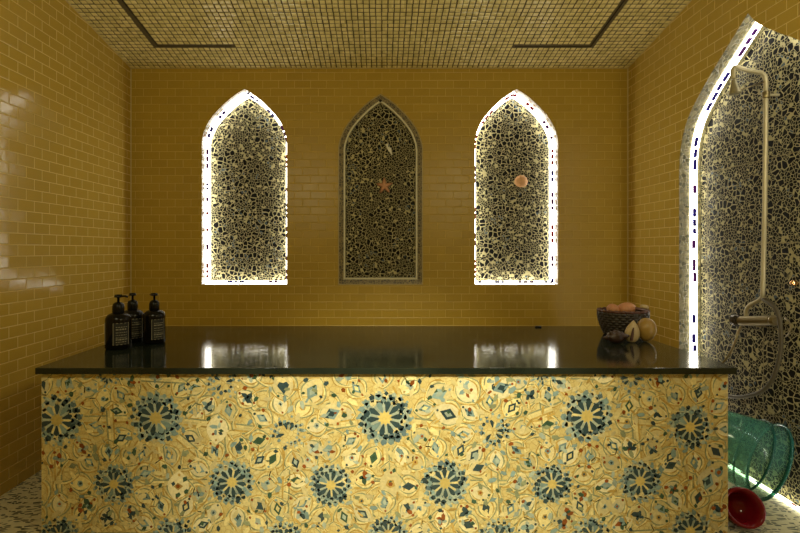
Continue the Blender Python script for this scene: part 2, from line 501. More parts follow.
def panel(A, dep, fm, mt, label):
    bm = bmesh.new(); solid_panel(bm, inset(A, 0.0005, fm is backmap), dep, dep+0.018, fm)
    return tag(obj('mosaic_panel', bm, mt), label, 'mosaic panel', 'arched pebble mosaic panels')
panel(ARCH1, REC, backmap, M_pebL, 'arched black pebble mosaic panel in the lit left niche, with nothing mounted on it')
panel(ARCH2, 0.045, backmap, M_pebM, 'arched pebble mosaic panel in the unlit middle niche behind the starfish')
panel(ARCH3, REC, backmap, M_pebR, 'arched black pebble mosaic panel in the lit niche behind the round orange shell')
panel(ARCHS, REC, sidemap, M_pebS, 'large arched pebble mosaic panel behind the shower on the right wall')

# middle niche frame + unlit strip
fr = thing('niche_frame', 'slim arched mosaic frame with thin white inner line round the unlit middle niche', 'frame', (bx_(380.5), D, bz_(285)))
bm = bmesh.new(); ring(bm, inset(ARCH2, 0.001), [(0.0, 0.006), (0.052, 0.012), (0.052, 0.044), (0.0, 0.044)], backmap)
obj('mosaic_border', bm, M_frameM, fr)
bm = bmesh.new(); ring(bm, ARCH2, [(0.052, 0.008), (0.068, 0.008), (0.068, 0.044), (0.052, 0.044)], backmap)
obj('white_strip', bm, M_tubeoff, fr)
bm = bmesh.new(); ring(bm, ARCH2, [(0.001, 0.001), (0.011, 0.001), (0.011, 0.006), (0.001, 0.006)], backmap)
obj('outer_strip', bm, plain('cream_edge', (0.42, 0.32, 0.12), 0.4), fr)

# LED strips with coloured chips
def led(A, fm, label, mled, org, closed=True, d0=0.094, d1=0.169, th=0.024, cs=(0.042, 0.026), dc=0.102):
    root = thing('led_strip', label, 'led strip', org, 'led strips round the arched niches')
    bm = bmesh.new(); ring(bm, A, [(-0.002, d0), (th, d0), (th, d1), (-0.002, d1)], fm, closed=closed)
    obj('diffuser', bm, mled, root)
    path = inset(A, th-0.018 if closed else th+0.0005, closed); n = len(path)
    cum = [0.0]
    segs = n if closed else n-1
    for i in range(segs): cum.append(cum[-1] + (Vector(path[(i+1)%n])-Vector(path[i])).length)
    total = cum[-1]; s = 0.05; cnt = 0
    rnd = random.Random(int(total*1000)+n)
    while s < total-0.06 and cnt < 95:
        on = rnd.random() < 0.75
        nrun = rnd.choice((1, 2, 3, 3, 4)) if on else 0
        mt = rnd.choice((M_blue, M_blue, M_vio, M_vio, M_red))
        for k in range(nrun):
            L = cs[0]*rnd.uniform(0.6, 1.3)
            if s+L > total-0.03: break
            i = max(j for j in range(segs) if cum[j] <= s)
            a = Vector(path[i]); b = Vector(path[(i+1)%n]); t_ = (b-a).normalized(); nn = Vector((t_.y, -t_.x))
            p0 = a + t_*(s-cum[i]); p1 = p0 + t_*L
            dm = dc + (0 if closed else rnd.uniform(-.006, .006)); hw = cs[1]/2
            bm = bmesh.new()
            vs = []
            for pp in (p0, p1):
                for ii in ((0.0, 0.021) if closed else (0.0, 0.007)):
                    for dd in (-hw, hw):
                        q = pp + nn*ii; vs.append(bm.verts.new(fm(q.x, q.y, dm+dd)))
            for f in [(0,1,3,2),(4,6,7,5),(0,4,5,1),(2,3,7,6),(0,2,6,4),(1,5,7,3)]: bm.faces.new([vs[x] for x in f])
            obj('glass_chip', bm, mt, root); cnt += 1
            s += L + 0.016
        s += rnd.uniform(0.03, 0.13)
    return root
led(ARCH1, backmap, 'glowing white led strip with coloured chips round the left niche in back wall', M_led, (bx_(244.5), D, bz_(284.3)))
led(ARCH3, backmap, 'glowing white led strip with coloured chips round the niche holding the orange shell', M_led, (bx_(516.5), D, bz_(284.5)))
SH = [(ARCHS[0][0], 0.0)] + ARCHS[1:]
led(ARCHS, sidemap, 'glowing white led strip with coloured chips round the big shower arch on the right wall', M_ledS, (XR, 3.05, 0), closed=False, d0=0.085, d1=0.135, th=0.010, cs=(0.070, 0.026), dc=0.110)
root = thing('led_strip', 'glowing led strip along the floor at the foot of the shower mosaic', 'led strip', (XR+REC-0.04, 3.05, 0), 'led strips round the arched niches')
bm = bmesh.new(); box(bm, XR+REC-0.052, XR+REC-0.022, 2.47, 3.72, 0.0005, 0.012); obj('diffuser', bm, emis('floor_led', (1.0, 0.95, 0.62), 9.0), root)
for k in range(9):
    y = 2.62 + k*0.13 + random.uniform(-.02, .02)
    bm = bmesh.new(); box(bm, XR+REC-0.045, XR+REC-0.033, y, y+0.035, 0.0122, 0.018); obj('glass_chip', bm, random.choice((M_blue, M_red, M_vio)), root)

# ------------------------------------------------------------ shells on the panels
M_orange = plain('orange_shell', (0.50, 0.26, 0.10), 0.45, var=0.3, nscale=30)
M_star = plain('pink_starfish', (0.62, 0.32, 0.18), 0.7, var=0.35, nscale=60, bump=0.002)
M_whit = plain('white_shell', (0.85, 0.82, 0.7), 0.4)
# scallop on the right panel
c = (bx_(521.5)*1.034, D+REC-0.003, EYE-(181.5-CY)/SB*1.034)
bm = bmesh.new()
N, R = 40, 11
rows = []
for j in range(R+1):
    t_ = j/R; row = []
    for k in range(N):
        a = 2*PI*k/N
        rib = 1 + 0.05*math.cos(a*11)*t_
        rad = 0.064*t_*rib*(1 - 0.14*max(0, -math.sin(a))**2)
        dep = -0.030*math.sqrt(max(0, 1-t_*t_))*(1+0.10*math.cos(a*11)*t_)
        row.append(bm.verts.new((c[0]+rad*math.cos(a)*1.02, c[1]+dep, c[2]+rad*math.sin(a))))
    rows.append(row)
for A, B in zip(rows[:-1], rows[1:]):
    for k in range(N): bm.faces.new((A[k], A[(k+1)%N], B[(k+1)%N], B[k]))
bm.faces.new(rows[-1])
tag(obj('scallop_shell', bm, M_orange, smooth=True, origin=c), 'round orange scallop shell set in the right lit niche panel', 'seashell')
# starfish
c = (bx_(384.5)*1.01, D+0.045, EYE-(185.5-CY)/SB)
bm = bmesh.new(); n = 60; top = bm.verts.new((c[0], c[1]-0.022, c[2])); r1 = []; r2 = []
for k in range(n):
    a = 2*PI*k/n + 0.35
    q = abs(((a-0.35)/(2*PI)*5) % 1 - 0.5)*2
    r = 0.034 + 0.052*q**1.4
    r2.append(bm.verts.new((c[0]+r*math.cos(a), c[1]-0.001, c[2]+r*math.sin(a))))
    r1.append(bm.verts.new((c[0]+r*.62*math.cos(a), c[1]-0.014, c[2]+r*.62*math.sin(a))))
for k in range(n):
    j = (k+1) % n; bm.faces.new((top, r1[k], r1[j])); bm.faces.new((r1[k], r2[k], r2[j], r1[j]))
bm.faces.new(r2)
tag(obj('starfish', bm, M_star, smooth=True, origin=c), 'small pinkish orange starfish set in the middle niche panel', 'starfish')
# white shell fragment
c = (bx_(388.5), D+0.045, EYE-(149-CY)/SB)
bm = bmesh.new()
sh = [(-0.03, 0.055), (0.0, 0.065), (-0.004, 0.03), (0.028, 0.02), (0.036, -0.055), (0.018, -0.028), (0.0, -0.012), (-0.012, 0.012)]
A = [bm.verts.new((c[0]+x, c[1]-0.002, c[2]+z)) for x, z in sh]; B = [bm.verts.new((c[0]+x*.7, c[1]-0.014, c[2]+z*.8)) for x, z in sh]
bm.faces.new(A); bm.faces.new(B)
for i in range(len(sh)): bm.faces.new((A[i], A[(i+1)%len(sh)], B[(i+1)%len(sh)], B[i]))
tag(obj('shell_fragment', bm, M_whit, origin=c), 'small white jagged shell fragment above the starfish', 'seashell')

# ------------------------------------------------------------ stone counter
YF, YR = 2.584, 4.01
XA, XB = -1.853, 1.898
ct = thing('treatment_counter', 'long counter with dark polished stone top and floral tile mosaic front', 'counter', (0.01, (YF+YR)/2, 0))
bm = bmesh.new(); box(bm, XA, XB, YF, YR, TOPZ-0.034, TOPZ, bev=0.003); obj('stone_top', bm, M_stone, ct)
BX0, BX1, BY0, BY1 = XA+0.014, XB-0.030, YF+0.03, YR-0.03
bm = bmesh.new(); box(bm, BX0, BX1, BY0+0.006, BY1, 0.0, TOPZ-0.034); obj('base', bm, M_edge, ct)

sf = F/BY0
def mu(px, py): return ((px-CX)/sf, EYE-(py-CY)/sf)
bm = bmesh.new()
box(bm, BX0, BX1, BY0, BY0+0.006, 0.0005, TOPZ-0.0345)
for f in bm.faces: f.material_index = 0
tint = bm.loops.layers.color.new('tint') if False else bm.loops.layers.float_color.new('tint')
cnt = [0]
rnd = random.Random(11)
def clampx(x, z): return (min(max(x, BX0+0.002), BX1-0.002), min(max(z, 0.003), TOPZ-0.037))
def poly(pts, colr, lay=1):
    cxm = sum(p[0] for p in pts)/len(pts); cym = sum(p[1] for p in pts)/len(pts)
    x, z = mu(cxm, cym)
    if not (BX0 < x < BX1 and 0 < z < TOPZ-0.036): return
    y = BY0 - 0.0006*lay - cnt[0]*1.2e-7; cnt[0] += 1
    vs = []
    for p in pts:
        X, Z = clampx(*mu(*p)); vs.append(bm.verts.new((X, y, Z)))
    try: f = bm.faces.new(vs)
    except ValueError: return
    f.material_index = 1
    k = rnd.uniform(0.8, 1.2)
    for l in f.loops: l[tint] = (min(1, colr[0]*k), min(1, colr[1]*k), min(1, colr[2]*k), 1)
CREAM = (0.76, 0.63, 0.29); CREAM2 = (0.68, 0.57, 0.29); OCHRE = (0.52, 0.34, 0.09); GREY = (0.28, 0.30, 0.17)
LBLUE = (0.24, 0.34, 0.33); LB2 = (0.40, 0.46, 0.38); NAVY = (0.035, 0.065, 0.075); DGREEN = (0.05, 0.10, 0.06); BROWN = (0.28, 0.08, 0.015)
def petal(cx, cy, a, r0, r1, w, colr, lay=2, blunt=0.75):
    ca, sa = math.cos(a), math.sin(a)
    def P(r, s): return (cx + r*ca - s*sa, cy + r*sa + s*ca)
    rm = r0 + (r1-r0)*blunt
    poly([P(r0, -w*0.22), P(r0+(r1-r0)*.4, -w*0.7), P(rm, -w), P(r1, -w*0.35), P(r1, w*0.35), P(rm, w), P(r0+(r1-r0)*.4, w*.7), P(r0, w*0.22)], colr, lay)
def blobp(cx, cy, r, colr, lay=3, el=1.0, ang=None, n=None):
    n = n or rnd.choice((4, 5, 5, 6)); ang = rnd.uniform(0, PI) if ang is None else ang
    pts = []
    for k in range(n):
        a = 2*PI*k/n; rr = r*rnd.uniform(0.8, 1.15)
        x, y = rr*math.cos(a)*el, rr*math.sin(a)/max(1, el*0.8)
        pts.append((cx + x*math.cos(ang)-y*math.sin(ang), cy + x*math.sin(ang)+y*math.cos(ang)))
    poly(pts, colr, lay)
def strap(p, q, w, colr, lay=1):
    dx, dy = q[0]-p[0], q[1]-p[1]; L = math.hypot(dx, dy)
    if L < 0.5: return
    nx_, ny_ = -dy/L*w/2, dx/L*w/2
    n = max(1, int(L/7))
    for k in range(n):
        a0, a1 = k/n, (k+1)/n-0.04/n
        poly([(p[0]+dx*a0+nx_, p[1]+dy*a0+ny_), (p[0]+dx*a1+nx_, p[1]+dy*a1+ny_), (p[0]+dx*a1-nx_, p[1]+dy*a1-ny_), (p[0]+dx*a0-nx_, p[1]+dy*a0-ny_)], colr, lay)
MED = [(57,420,24,1),(156,418,25,1),(385,418,26,1),(587,416,25,1),(690,427,21,1),
       (114,484,19,1),(232,482,21,1),(331,485,20,1),(445,483,22,1),(552,484,19,1),(640,481,20,1),
       (288,433,16,0),(493,431,16,0),(60,536,18,1),(173,536,18,1),(388,534,18,1),(284,540,18,1),(497,538,18,1),(592,536,18,1),(690,531,20,1),
       (223,382,15,0),(631,378,14,0),(108,376,10,0),(540,374,10,0)]
def nearest(x, y):
    b = None; bd = 1e9
    for i, m in enumerate(MED):
        d = math.hypot(x-m[0], y-m[1]) - m[2]*0.4
        if d < bd: bd, b = d, i
    return b, bd
def far_from_all(x, y, k=1.12):
    return all(math.hypot(x-m[0], y-m[1]) > m[2]*k for m in MED)
def arc_strap(cx, cy, r, a0, a1, w, colr, own=None):
    n = max(2, int(abs(a1-a0)*r/6)); pr = None
    for k in range(n+1):
        a = a0+(a1-a0)*k/n; q = (cx+r*math.cos(a), cy+r*math.sin(a))
        if pr and far_from_all(*q) and (own is None or nearest(*q)[0] == own): strap(pr, q, w, colr)
        pr = q
# long strapwork
for i, a in enumerate(MED):
    for j in range(i+1, len(MED)):
        b = MED[j]; d = math.hypot(a[0]-b[0], a[1]-b[1])
        if 45 < d < 150:
            dx, dy = (b[0]-a[0])/d, (b[1]-a[1])/d
            for off, colr, w in ((3.2, OCHRE, 1.5), (1.2, CREAM, 2.2), (-1.2, CREAM, 2.2), (-3.2, GREY, 1.3)):
                p = (a[0]+dx*a[2]*1.15-dy*off, a[1]+dy*a[2]*1.15+dx*off); q = (b[0]-dx*b[2]*1.15-dy*off, b[1]-dy*b[2]*1.15+dx*off)
                n = 10
                for k in range(n):
                    s0 = (p[0]+(q[0]-p[0])*k/n, p[1]+(q[1]-p[1])*k/n); s1 = (p[0]+(q[0]-p[0])*(k+1)/n, p[1]+(q[1]-p[1])*(k+1)/n)
                    if far_from_all(*s0) and far_from_all(*s1): strap(s0, s1, w, colr, 2.2)
for i, (mx_, my_, r, full) in enumerate(MED):
    a0 = rnd.uniform(0, PI)
    # medallion
    for k in range(8 if full else 5):
        pass
    n = 10 if full else 8
    if full:
        circ = [(mx_+r*0.95*math.cos(2*PI*k/24), my_+r*0.95*math.sin(2*PI*k/24)) for k in range(24)]
        poly(circ, (0.50, 0.52, 0.38), 1.5)
    # outer filigree of pale blue chips
    for k in range(n*2):
        a = a0 + 2*PI*k/(n*2)
        for rr, sz, cc in ((0.62, 2.0, LB2), (0.72, 2.4, LBLUE), (0.84, 2.2, LB2), (0.95, 2.2, LBLUE)):
            if not full and rnd.random() < 0.45: continue
            blobp(mx_+r*rr*math.cos(a+rr*0.5), my_+r*rr*math.sin(a+rr*0.5), sz*1.35*r/24*rnd.uniform(.8, 1.2), rnd.choice((cc, LBLUE, LB2, CREAM2, (0.12, 0.18, 0.20), NAVY)), 2)
        blobp(mx_+r*1.06*math.cos(a+.1), my_+r*1.06*math.sin(a+.1), 1.5, rnd.choice((LB2, LBLUE, CREAM)), 2)
    # dark petals
    for k in range(n):
        a = a0 + 2*PI*k/n
        if not full and rnd.random() < 0.4: continue
        petal(mx_, my_, a, r*0.24, r*0.66, r*0.115, NAVY if rnd.random() < .85 else LBLUE, 2.5)
        petal(mx_, my_, a+PI/n, r*0.22, r*0.60, r*0.05, rnd.choice((LB2, LB2, CREAM)), 2.4, 0.6)
    if full:
        st = []
        for k in range(20):
            a = a0+PI/10 + 2*PI*k/20; rr = r*(0.30 if k % 2 == 0 else 0.20); st.append((mx_+rr*math.cos(a), my_+rr*math.sin(a)))
        poly(st, (0.66, 0.50, 0.16), 3)
    # overlapping almond shaped straps round the medallion, with chips inside
    def own(x, y): return nearest(x, y)[0] == i and far_from_all(x, y, 1.1)
    for ringi, (r0, r1, hw, nk) in enumerate(((r*1.12, r*1.12+24, 7.5, 9 if r > 18 else 8), (r*1.12+14, r*1.12+46, 11, 10))):
        for k in range(nk):
            a = a0 + 2*PI*(k+0.5*ringi)/nk
            ca, sa = math.cos(a), math.sin(a)
            def P(t_, sgn, w): 
                q = r0+(r1-r0)*t_; v = sgn*w*math.sin(PI*t_)**0.8; return (mx_+q*ca-v*sa, my_+q*sa+v*ca)
            mid = (mx_+(r0+r1)/2*ca, my_+(r0+r1)/2*sa)
            if own(*mid): poly([P(t_/6, 1, hw) for t_ in range(7)] + [P(t_/6, -1, hw) for t_ in range(5, 0, -1)], rnd.choice((CREAM, CREAM2, (0.78, 0.68, 0.40))), 1.1+ringi*.15)
            for sgn in (1, -1):
                for w, cc, th_ in ((hw, OCHRE if sgn > 0 else GREY, 1.3), (hw+2.0, CREAM, 2.2), (hw+3.6, GREY if sgn > 0 else OCHRE, 1.1)):
                    for t_ in range(10):
                        p, q = P(t_/10, sgn, w), P((t_+1)/10, sgn, w)
                        if own(*p) and own(*q): strap(p, q, th_, cc, 1.5+ringi*.2)
            if not own(*mid): continue
            st_ = rnd.random(); x, y = mid; dk = rnd.choice((NAVY, DGREEN, NAVY)); L_ = (r1-r0)
            if st_ < 0.55:
                K = [(x-L_*.28*ca, y-L_*.28*sa), (x-hw*.55*sa, y+hw*.55*ca), (x+L_*.28*ca, y+L_*.28*sa), (x+hw*.55*sa, y-hw*.55*ca)]
                poly(K, rnd.choice((LBLUE, dk)), 2.8)
                poly([(x+(u-x)*.5, y+(v-y)*.5) for u, v in K], rnd.choice((CREAM, LB2, dk)), 3.0)
                for e in rnd.sample(range(4), 2): poly([K[e], ((K[e][0]+K[(e+1)%4][0])/2, (K[e][1]+K[(e+1)%4][1])/2), (x+(K[e][0]-x)*.45, y+(K[e][1]-y)*.45)], dk, 3.2)
            elif st_ < 0.8:
                for e in range(4): blobp(x+hw*.38*math.cos(a+e*PI/2+.4), y+hw*.38*math.sin(a+e*PI/2+.4), rnd.uniform(2.0, 3.4), rnd.choice((dk, LBLUE, dk, LB2, BROWN)), 3, 1.5, a+e*PI/2)
            else:
                blobp(x, y, hw*.42, rnd.choice((OCHRE, LBLUE, LB2)), 3); blobp(x, y, hw*.2, rnd.choice((NAVY, BROWN)), 3.4)
            for t_ in (0.14, 0.86):
                u, v = P(t_, 0, 0); blobp(u, v, 1.5, rnd.choice((BROWN, OCHRE, dk, LBLUE)), 3)
# scattered chips and ochre slivers
placed = []
for _ in range(2400):
    x, y = rnd.uniform(42, 729), rnd.uniform(374, 536)
    if not far_from_all(x, y, 1.15): continue
    if any(abs(x-a) < 7.5 and abs(y-b) < 7.5 and math.hypot(x-a, y-b) < 7.5 for a, b in placed[-1400:]): continue
    placed.append((x, y))
    k = rnd.random()
    if k < 0.22: blobp(x, y, rnd.uniform(1.5, 2.6), rnd.choice((NAVY, DGREEN, DGREEN)), 2.8, 1.3)
    elif k < 0.36: blobp(x, y, rnd.uniform(1.3, 2.3), BROWN, 2.8, 1.2)
    elif k < 0.58: blobp(x, y, rnd.uniform(2, 3.4), rnd.choice((LBLUE, LB2, GREY)), 2.8, 1.5)
    elif k < 0.70: blobp(x, y, rnd.uniform(1.8, 2.8), OCHRE, 2.7, 2.2)
    else: blobp(x, y, rnd.uniform(2.4, 4.2), rnd.choice((CREAM, CREAM2)), 2.7, 1.6)
mural = obj('mosaic_front', bm, [M_ground, M_tess], ct)
mural['label'] = 'floral yellow and blue tile mosaic front'

# ------------------------------------------------------------ objects on the counter
def at(px, py, z=TOPZ):
    Y = F*(EYE-z)/(py-CY); return Vector(((px-CX)/F*Y, Y, z))
M_bott = plain('black_bottle', (0.006, 0.005, 0.004), 0.2, Specular_IOR_Level=0.22)
M_pump = plain('black_pump', (0.004, 0.004, 0.003), 0.25, Specular_IOR_Level=0.25)
M_lab = plain('black_label', (0.012, 0.012, 0.010), 0.55)
M_print = plain('pale_print', (0.30, 0.27, 0.18), 0.6)

def bottle(base, w, h, label, rot, noz, side_strip=False):
    root = thing('pump_bottle', label, 'bottle', base, 'black pump bottles')
    r = w/2; bh = h*0.66
    prof = [(0, 0), (r*0.9, 0), (r, 0.008), (r, bh*0.80)]
    for k in range(1, 7):
        a = k/6*PI/2; prof.append((r*0.36 + r*0.64*math.cos(a), bh*0.80 + bh*0.20*math.sin(a)))
    prof += [(r*0.34, bh*1.03), (0, bh*1.03)]
    bm = bmesh.new(); lathe(bm, prof, base, 40); obj('bottle_body', bm, M_bott, root, smooth=True)
    bm = bmesh.new(); lathe(bm, [(0, bh*1.0), (r*0.45, bh*1.0), (r*0.47, bh*1.02), (r*0.46, bh*1.18), (r*0.40, bh*1.25), (r*0.26, bh*1.29), (r*0.17, bh*1.30), (0, bh*1.30)], base, 28)
    col_ = obj('collar', bm, M_pump, root, smooth=True)
    ph = thing  # noqa
    bm = bmesh.new()
    lathe(bm, [(0, bh*1.29), (r*0.10, bh*1.29), (r*0.10, bh*1.42), (r*0.30, bh*1.43), (r*0.32, bh*1.45), (r*0.28, h*0.995), (0, h)], base, 20)
    dx, dy = math.cos(noz), math.sin(noz)
    b = Vector(base)
    tube(bm, [b+Vector((0, 0, bh*1.46)), b+Vector((dx*r*.55, dy*r*.55, bh*1.468)), b+Vector((dx*r*.85, dy*r*.85, bh*1.445))], 0.007, 8)
    obj('pump_head', bm, M_pump, root, smooth=True)
    # curved label with thin frame and print lines
    def curved(a0, a1, z0, z1, rr, n=12):
        bm = bmesh.new(); out = []
        for k in range(n+1):
            a = a0+(a1-a0)*k/n
            out.append([bm.verts.new((b.x+q*math.cos(a), b.y+q*math.sin(a), b.z+z)) for q, z in ((r+0.0002, z0), (r+0.0002, z1), (rr, z1), (rr, z0))])
        for A, B in zip(out[:-1], out[1:]):
            for k in range(4): bm.faces.new((A[k], B[k], B[(k+1)%4], A[(k+1)%4]))
        bm.faces.new(out[0]); bm.faces.new(out[-1]); return bm
    hw = 0.62; z0, z1 = bh*0.14, bh*0.74
    lab = obj('label', curved(rot-hw, rot+hw, z0, z1, r+0.001), M_lab, root, smooth=False)
    fr_ = bmesh.new()
    parts = [(rot-hw, rot+hw, z1-0.0028, z1), (rot-hw, rot+hw, z0, z0+0.0028), (rot-hw, rot-hw+0.04, z0, z1), (rot+hw-0.04, rot+hw, z0, z1)]
    rl = random.Random(5)
    for k, zz in enumerate((0.62, 0.55, 0.47, 0.40, 0.33, 0.27, 0.21)):
        a = rot-hw+0.22
        while a < rot+hw-0.22:
            L = rl.uniform(0.05, 0.16); hh = 0.007 if k in (1, 5) else 0.0035
            parts.append((a, min(a+L, rot+hw-0.15), bh*zz, bh*zz+hh)); a += L+0.05
    if side_strip: parts.append((rot-hw-1.0, rot-hw-0.86, z0, z1))
    for a0, a1, u0, u1 in parts:
        t_ = curved(a0, a1, u0, u1, r+0.0016, 4); me = bpy.data.meshes.new('tmp'); t_.to_mesh(me); t_.free(); fr_.from_mesh(me); bpy.data.meshes.remove(me)
    obj('printed_frame', fr_, M_print, lab)
    return root
pa = at(118.3, 348.0); pb = at(132.6, 341.5); pc = at(154.3, 342.5)
bottle(pa, 0.153, 0.345, 'black pump bottle nearest the left end of the counter, its nozzle pointing right', -0.85, -0.1, True)
bottle(pb, 0.142, 0.335, 'black pump bottle half hidden behind the leftmost bottle', -0.75, 2.0)
bottle(pc, 0.140, 0.338, 'black pump bottle standing alone, rightmost of the three', -0.75, 2.4)

# woven bowl and shells
M_wick = plain('dark_wicker', (0.030, 0.020, 0.010), 0.45, var=0.5, nscale=50)
M_rim = plain('reddish_rim', (0.09, 0.03, 0.015), 0.45)
M_yel = plain('yellow_shell', (0.34, 0.20, 0.035), 0.35, var=0.2)
M_cream = plain('cream_shell', (0.45, 0.33, 0.15), 0.45, var=0.2)
M_dshell = plain('dark_shell', (0.045, 0.022, 0.012), 0.4, var=0.6, nscale=40)
M_slot = plain('shell_opening', (0.08, 0.03, 0.015), 0.6)
M_peach = plain('peach_shell', (0.50, 0.22, 0.09), 0.45, var=0.22, nscale=14)
bc = at(623.0, 334.5)
bw = thing('woven_basket', 'dark oval woven basket filled with shells on the right end of the counter', 'basket', bc)
def coil(bm, R_, z, r, ph):
    n, m = 120, 8; rings = []
    for i in range(n):
        a = 2*PI*i/n; w = 1 + 0.28*math.sin(a*22+ph); rr = []
        for k in range(m):
            b = 2*PI*k/m; q = R_ + r*w*math.cos(b)
            rr.append(bm.verts.new((bc.x+q*1.06*math.cos(a), bc.y+q*0.85*math.sin(a), bc.z+z+r*w*math.sin(b)*1.15)))
        rings.append(rr)
    for i in range(n):
        A, B = rings[i], rings[(i+1)%n]
        for k in range(m): bm.faces.new((A[k], B[k], B[(k+1)%m], A[(k+1)%m]))
bm = bmesh.new()
for k in range(9): coil(bm, 0.122+0.040*math.sin(k/8*PI/2), 0.0185+0.0178*k, 0.0115, (k % 2)*PI)
obj('woven_body', bm, M_wick, bw, smooth=True)
bm = bmesh.new(); lathe(bm, [(0, 0.006), (0.122, 0.006), (0.122, 0.016), (0, 0.016)], bc, 40, sx=1.06, sy=0.85); obj('basket_bottom', bm, M_wick, bw)
bm = bmesh.new(); n = 60; coil(bm, 0.166, 0.180, 0.0085, 0)
obj('rim', bm, M_rim, bw, smooth=True)
# inner heap support: a shallow bed of dark shells
bm = bmesh.new(); blob(bm, bc+Vector((0, 0, 0.105)), 0.132, 0.096, 0.055, f=lambda th, ph: 1+0.06*math.sin(ph*7)*math.sin(th*5))
tag(obj('shell_heap', bm, M_dshell, smooth=True, origin=bc+Vector((0, 0, 0.105))), 'heap of dark small shells inside the woven basket', 'seashells')
bpy.data.objects['shell_heap']['kind'] = 'stuff'
def ribs(n, amp): return lambda th, ph: 1 + amp*math.cos(n*ph)*math.sin(th)
def shell(name, c, rx, ry, rz, mt, label, f=None, rot=(0, 0, 0), group=None, cat='seashell', parts=None):
    M = Matrix.Rotation(rot[2], 4, 'Z') @ Matrix.Rotation(rot[1], 4, 'Y') @ Matrix.Rotation(rot[0], 4, 'X')
    bm = bmesh.new(); blob(bm, c, rx, ry, rz, M, f, 48, 24)
    return tag(obj(name, bm, mt, smooth=True, origin=c), label, cat, group)
shell('scallop_shell', bc+Vector((-0.085, -0.02, 0.190)), 0.046, 0.042, 0.040, M_peach, 'rounded peach coloured shell on the left side of the woven basket', ribs(14, 0.03), (0.5, 0.2, 0), 'peach shells in the woven basket')
shell('scallop_shell', bc+Vector((0.015, -0.02, 0.196)), 0.066, 0.048, 0.044, M_peach, 'larger rounded peach coloured shell in the middle of the woven basket', ribs(16, 0.03), (0.4, -0.15, 0), 'peach shells in the woven basket')
shell('flat_shell', bc+Vector((0.105, -0.03, 0.192)), 0.062, 0.040, 0.012, M_rim, 'flat reddish brown shell lying on the right rim of the basket', ribs(12, 0.05), (0.1, 0.22, 0))
shell('small_shell', bc+Vector((0.165, 0.01, 0.205)), 0.030, 0.026, 0.016, M_cream, 'small pale shell perched above the yellow round shell', ribs(9, 0.05), (0.2, 0.1, 0))
yc = at(646.5, 341.5)
shell('round_shell', yc+Vector((-0.002, 0, 0.081)), 0.062, 0.060, 0.080, M_yel, 'large smooth yellow shell standing at the right of the basket', lambda th, ph: 1+0.04*math.sin(th*2), (0, 0.08, 0))
# pointed cream shell with dark opening
cc_ = at(631.0, 342.5)
def almond(th, ph): 
    return 1.0 - 0.30*abs(math.sin(th)) * (0.55 + 0.45*math.cos(th)) 
M = Matrix.Rotation(0.12, 4, 'Y')
sc = thing('pointed_shell', 'pointed cream shell with a dark slit, propped upright before the basket', 'seashell', cc_)
bm = bmesh.new(); prof = [(0, 0.0), (0.026, 0.006), (0.044, 0.028), (0.050, 0.055), (0.046, 0.085), (0.032, 0.115), (0.014, 0.140), (0, 0.152)]
pp = [(p.x, p.z) for p in catmull([(a, 0, b) for a, b in prof], 4)]
lathe(bm, pp, cc_, 28, M, 1.0, 0.62); obj('shell_body', bm, M_cream, sc, smooth=True)
bm = bmesh.new()
sl_ = [(-0.021, 0.016), (-0.008, 0.018), (-0.006, 0.06), (-0.010, 0.105), (-0.016, 0.09), (-0.024, 0.05)]
A = [bm.verts.new(cc_+M@Vector((x, -0.036, z))) for x, z in sl_]; B = [bm.verts.new(cc_+M@Vector((x, -0.016, z))) for x, z in sl_]
bm.faces.new(A); bm.faces.new(B)
for i in range(6): bm.faces.new((A[i], A[(i+1)%6], B[(i+1)%6], B[i]))
obj('shell_opening', bm, M_slot, sc)
# dark knobbly shell in front
kc = at(616.0, 343.0)
rs = random.Random(3); spikes = [(rs.uniform(0.2, 1.9), rs.uniform(0, 2*PI)) for _ in range(26)]
def knob(th, ph):
    v = 1.0
    for a, b in spikes:
        d = (th-a)**2 + (math.sin(th)*math.sin((ph-b)/2)*2)**2
        v += 0.20*math.exp(-d*22)
    return v
shell('knobbly_shell', kc+Vector((0.0, 0, 0.040)), 0.060, 0.045, 0.040, M_dshell, 'dark brown knobbly shell lying in front of the woven basket', knob)
kk = at(611.5, 336.0)
for dx, dz, rr in ((-0.012, 0.088, 0.016), (0.022, 0.094, 0.014)):
    pass
# small glass marble-like shell under the yellow one
mc = at(644.3, 340.6)
shell('tiny_shell', mc+Vector((0, 0, 0.013)), 0.014, 0.012, 0.013, M_whit, 'tiny whitish shell at the foot of the yellow shell', ribs(6, 0.05))
# small black clip on the back edge
kp = at(538.2, 327.3)
bm = bmesh.new(); box(bm, kp.x-0.024, kp.x+0.024, kp.y-0.012, kp.y+0.012, TOPZ, TOPZ+0.011, bev=0.003)
tag(obj('bottle_cap', bm, M_pump, origin=(kp.x, kp.y, TOPZ)), 'tiny flat black cap lying at the back edge of the counter', 'cap')

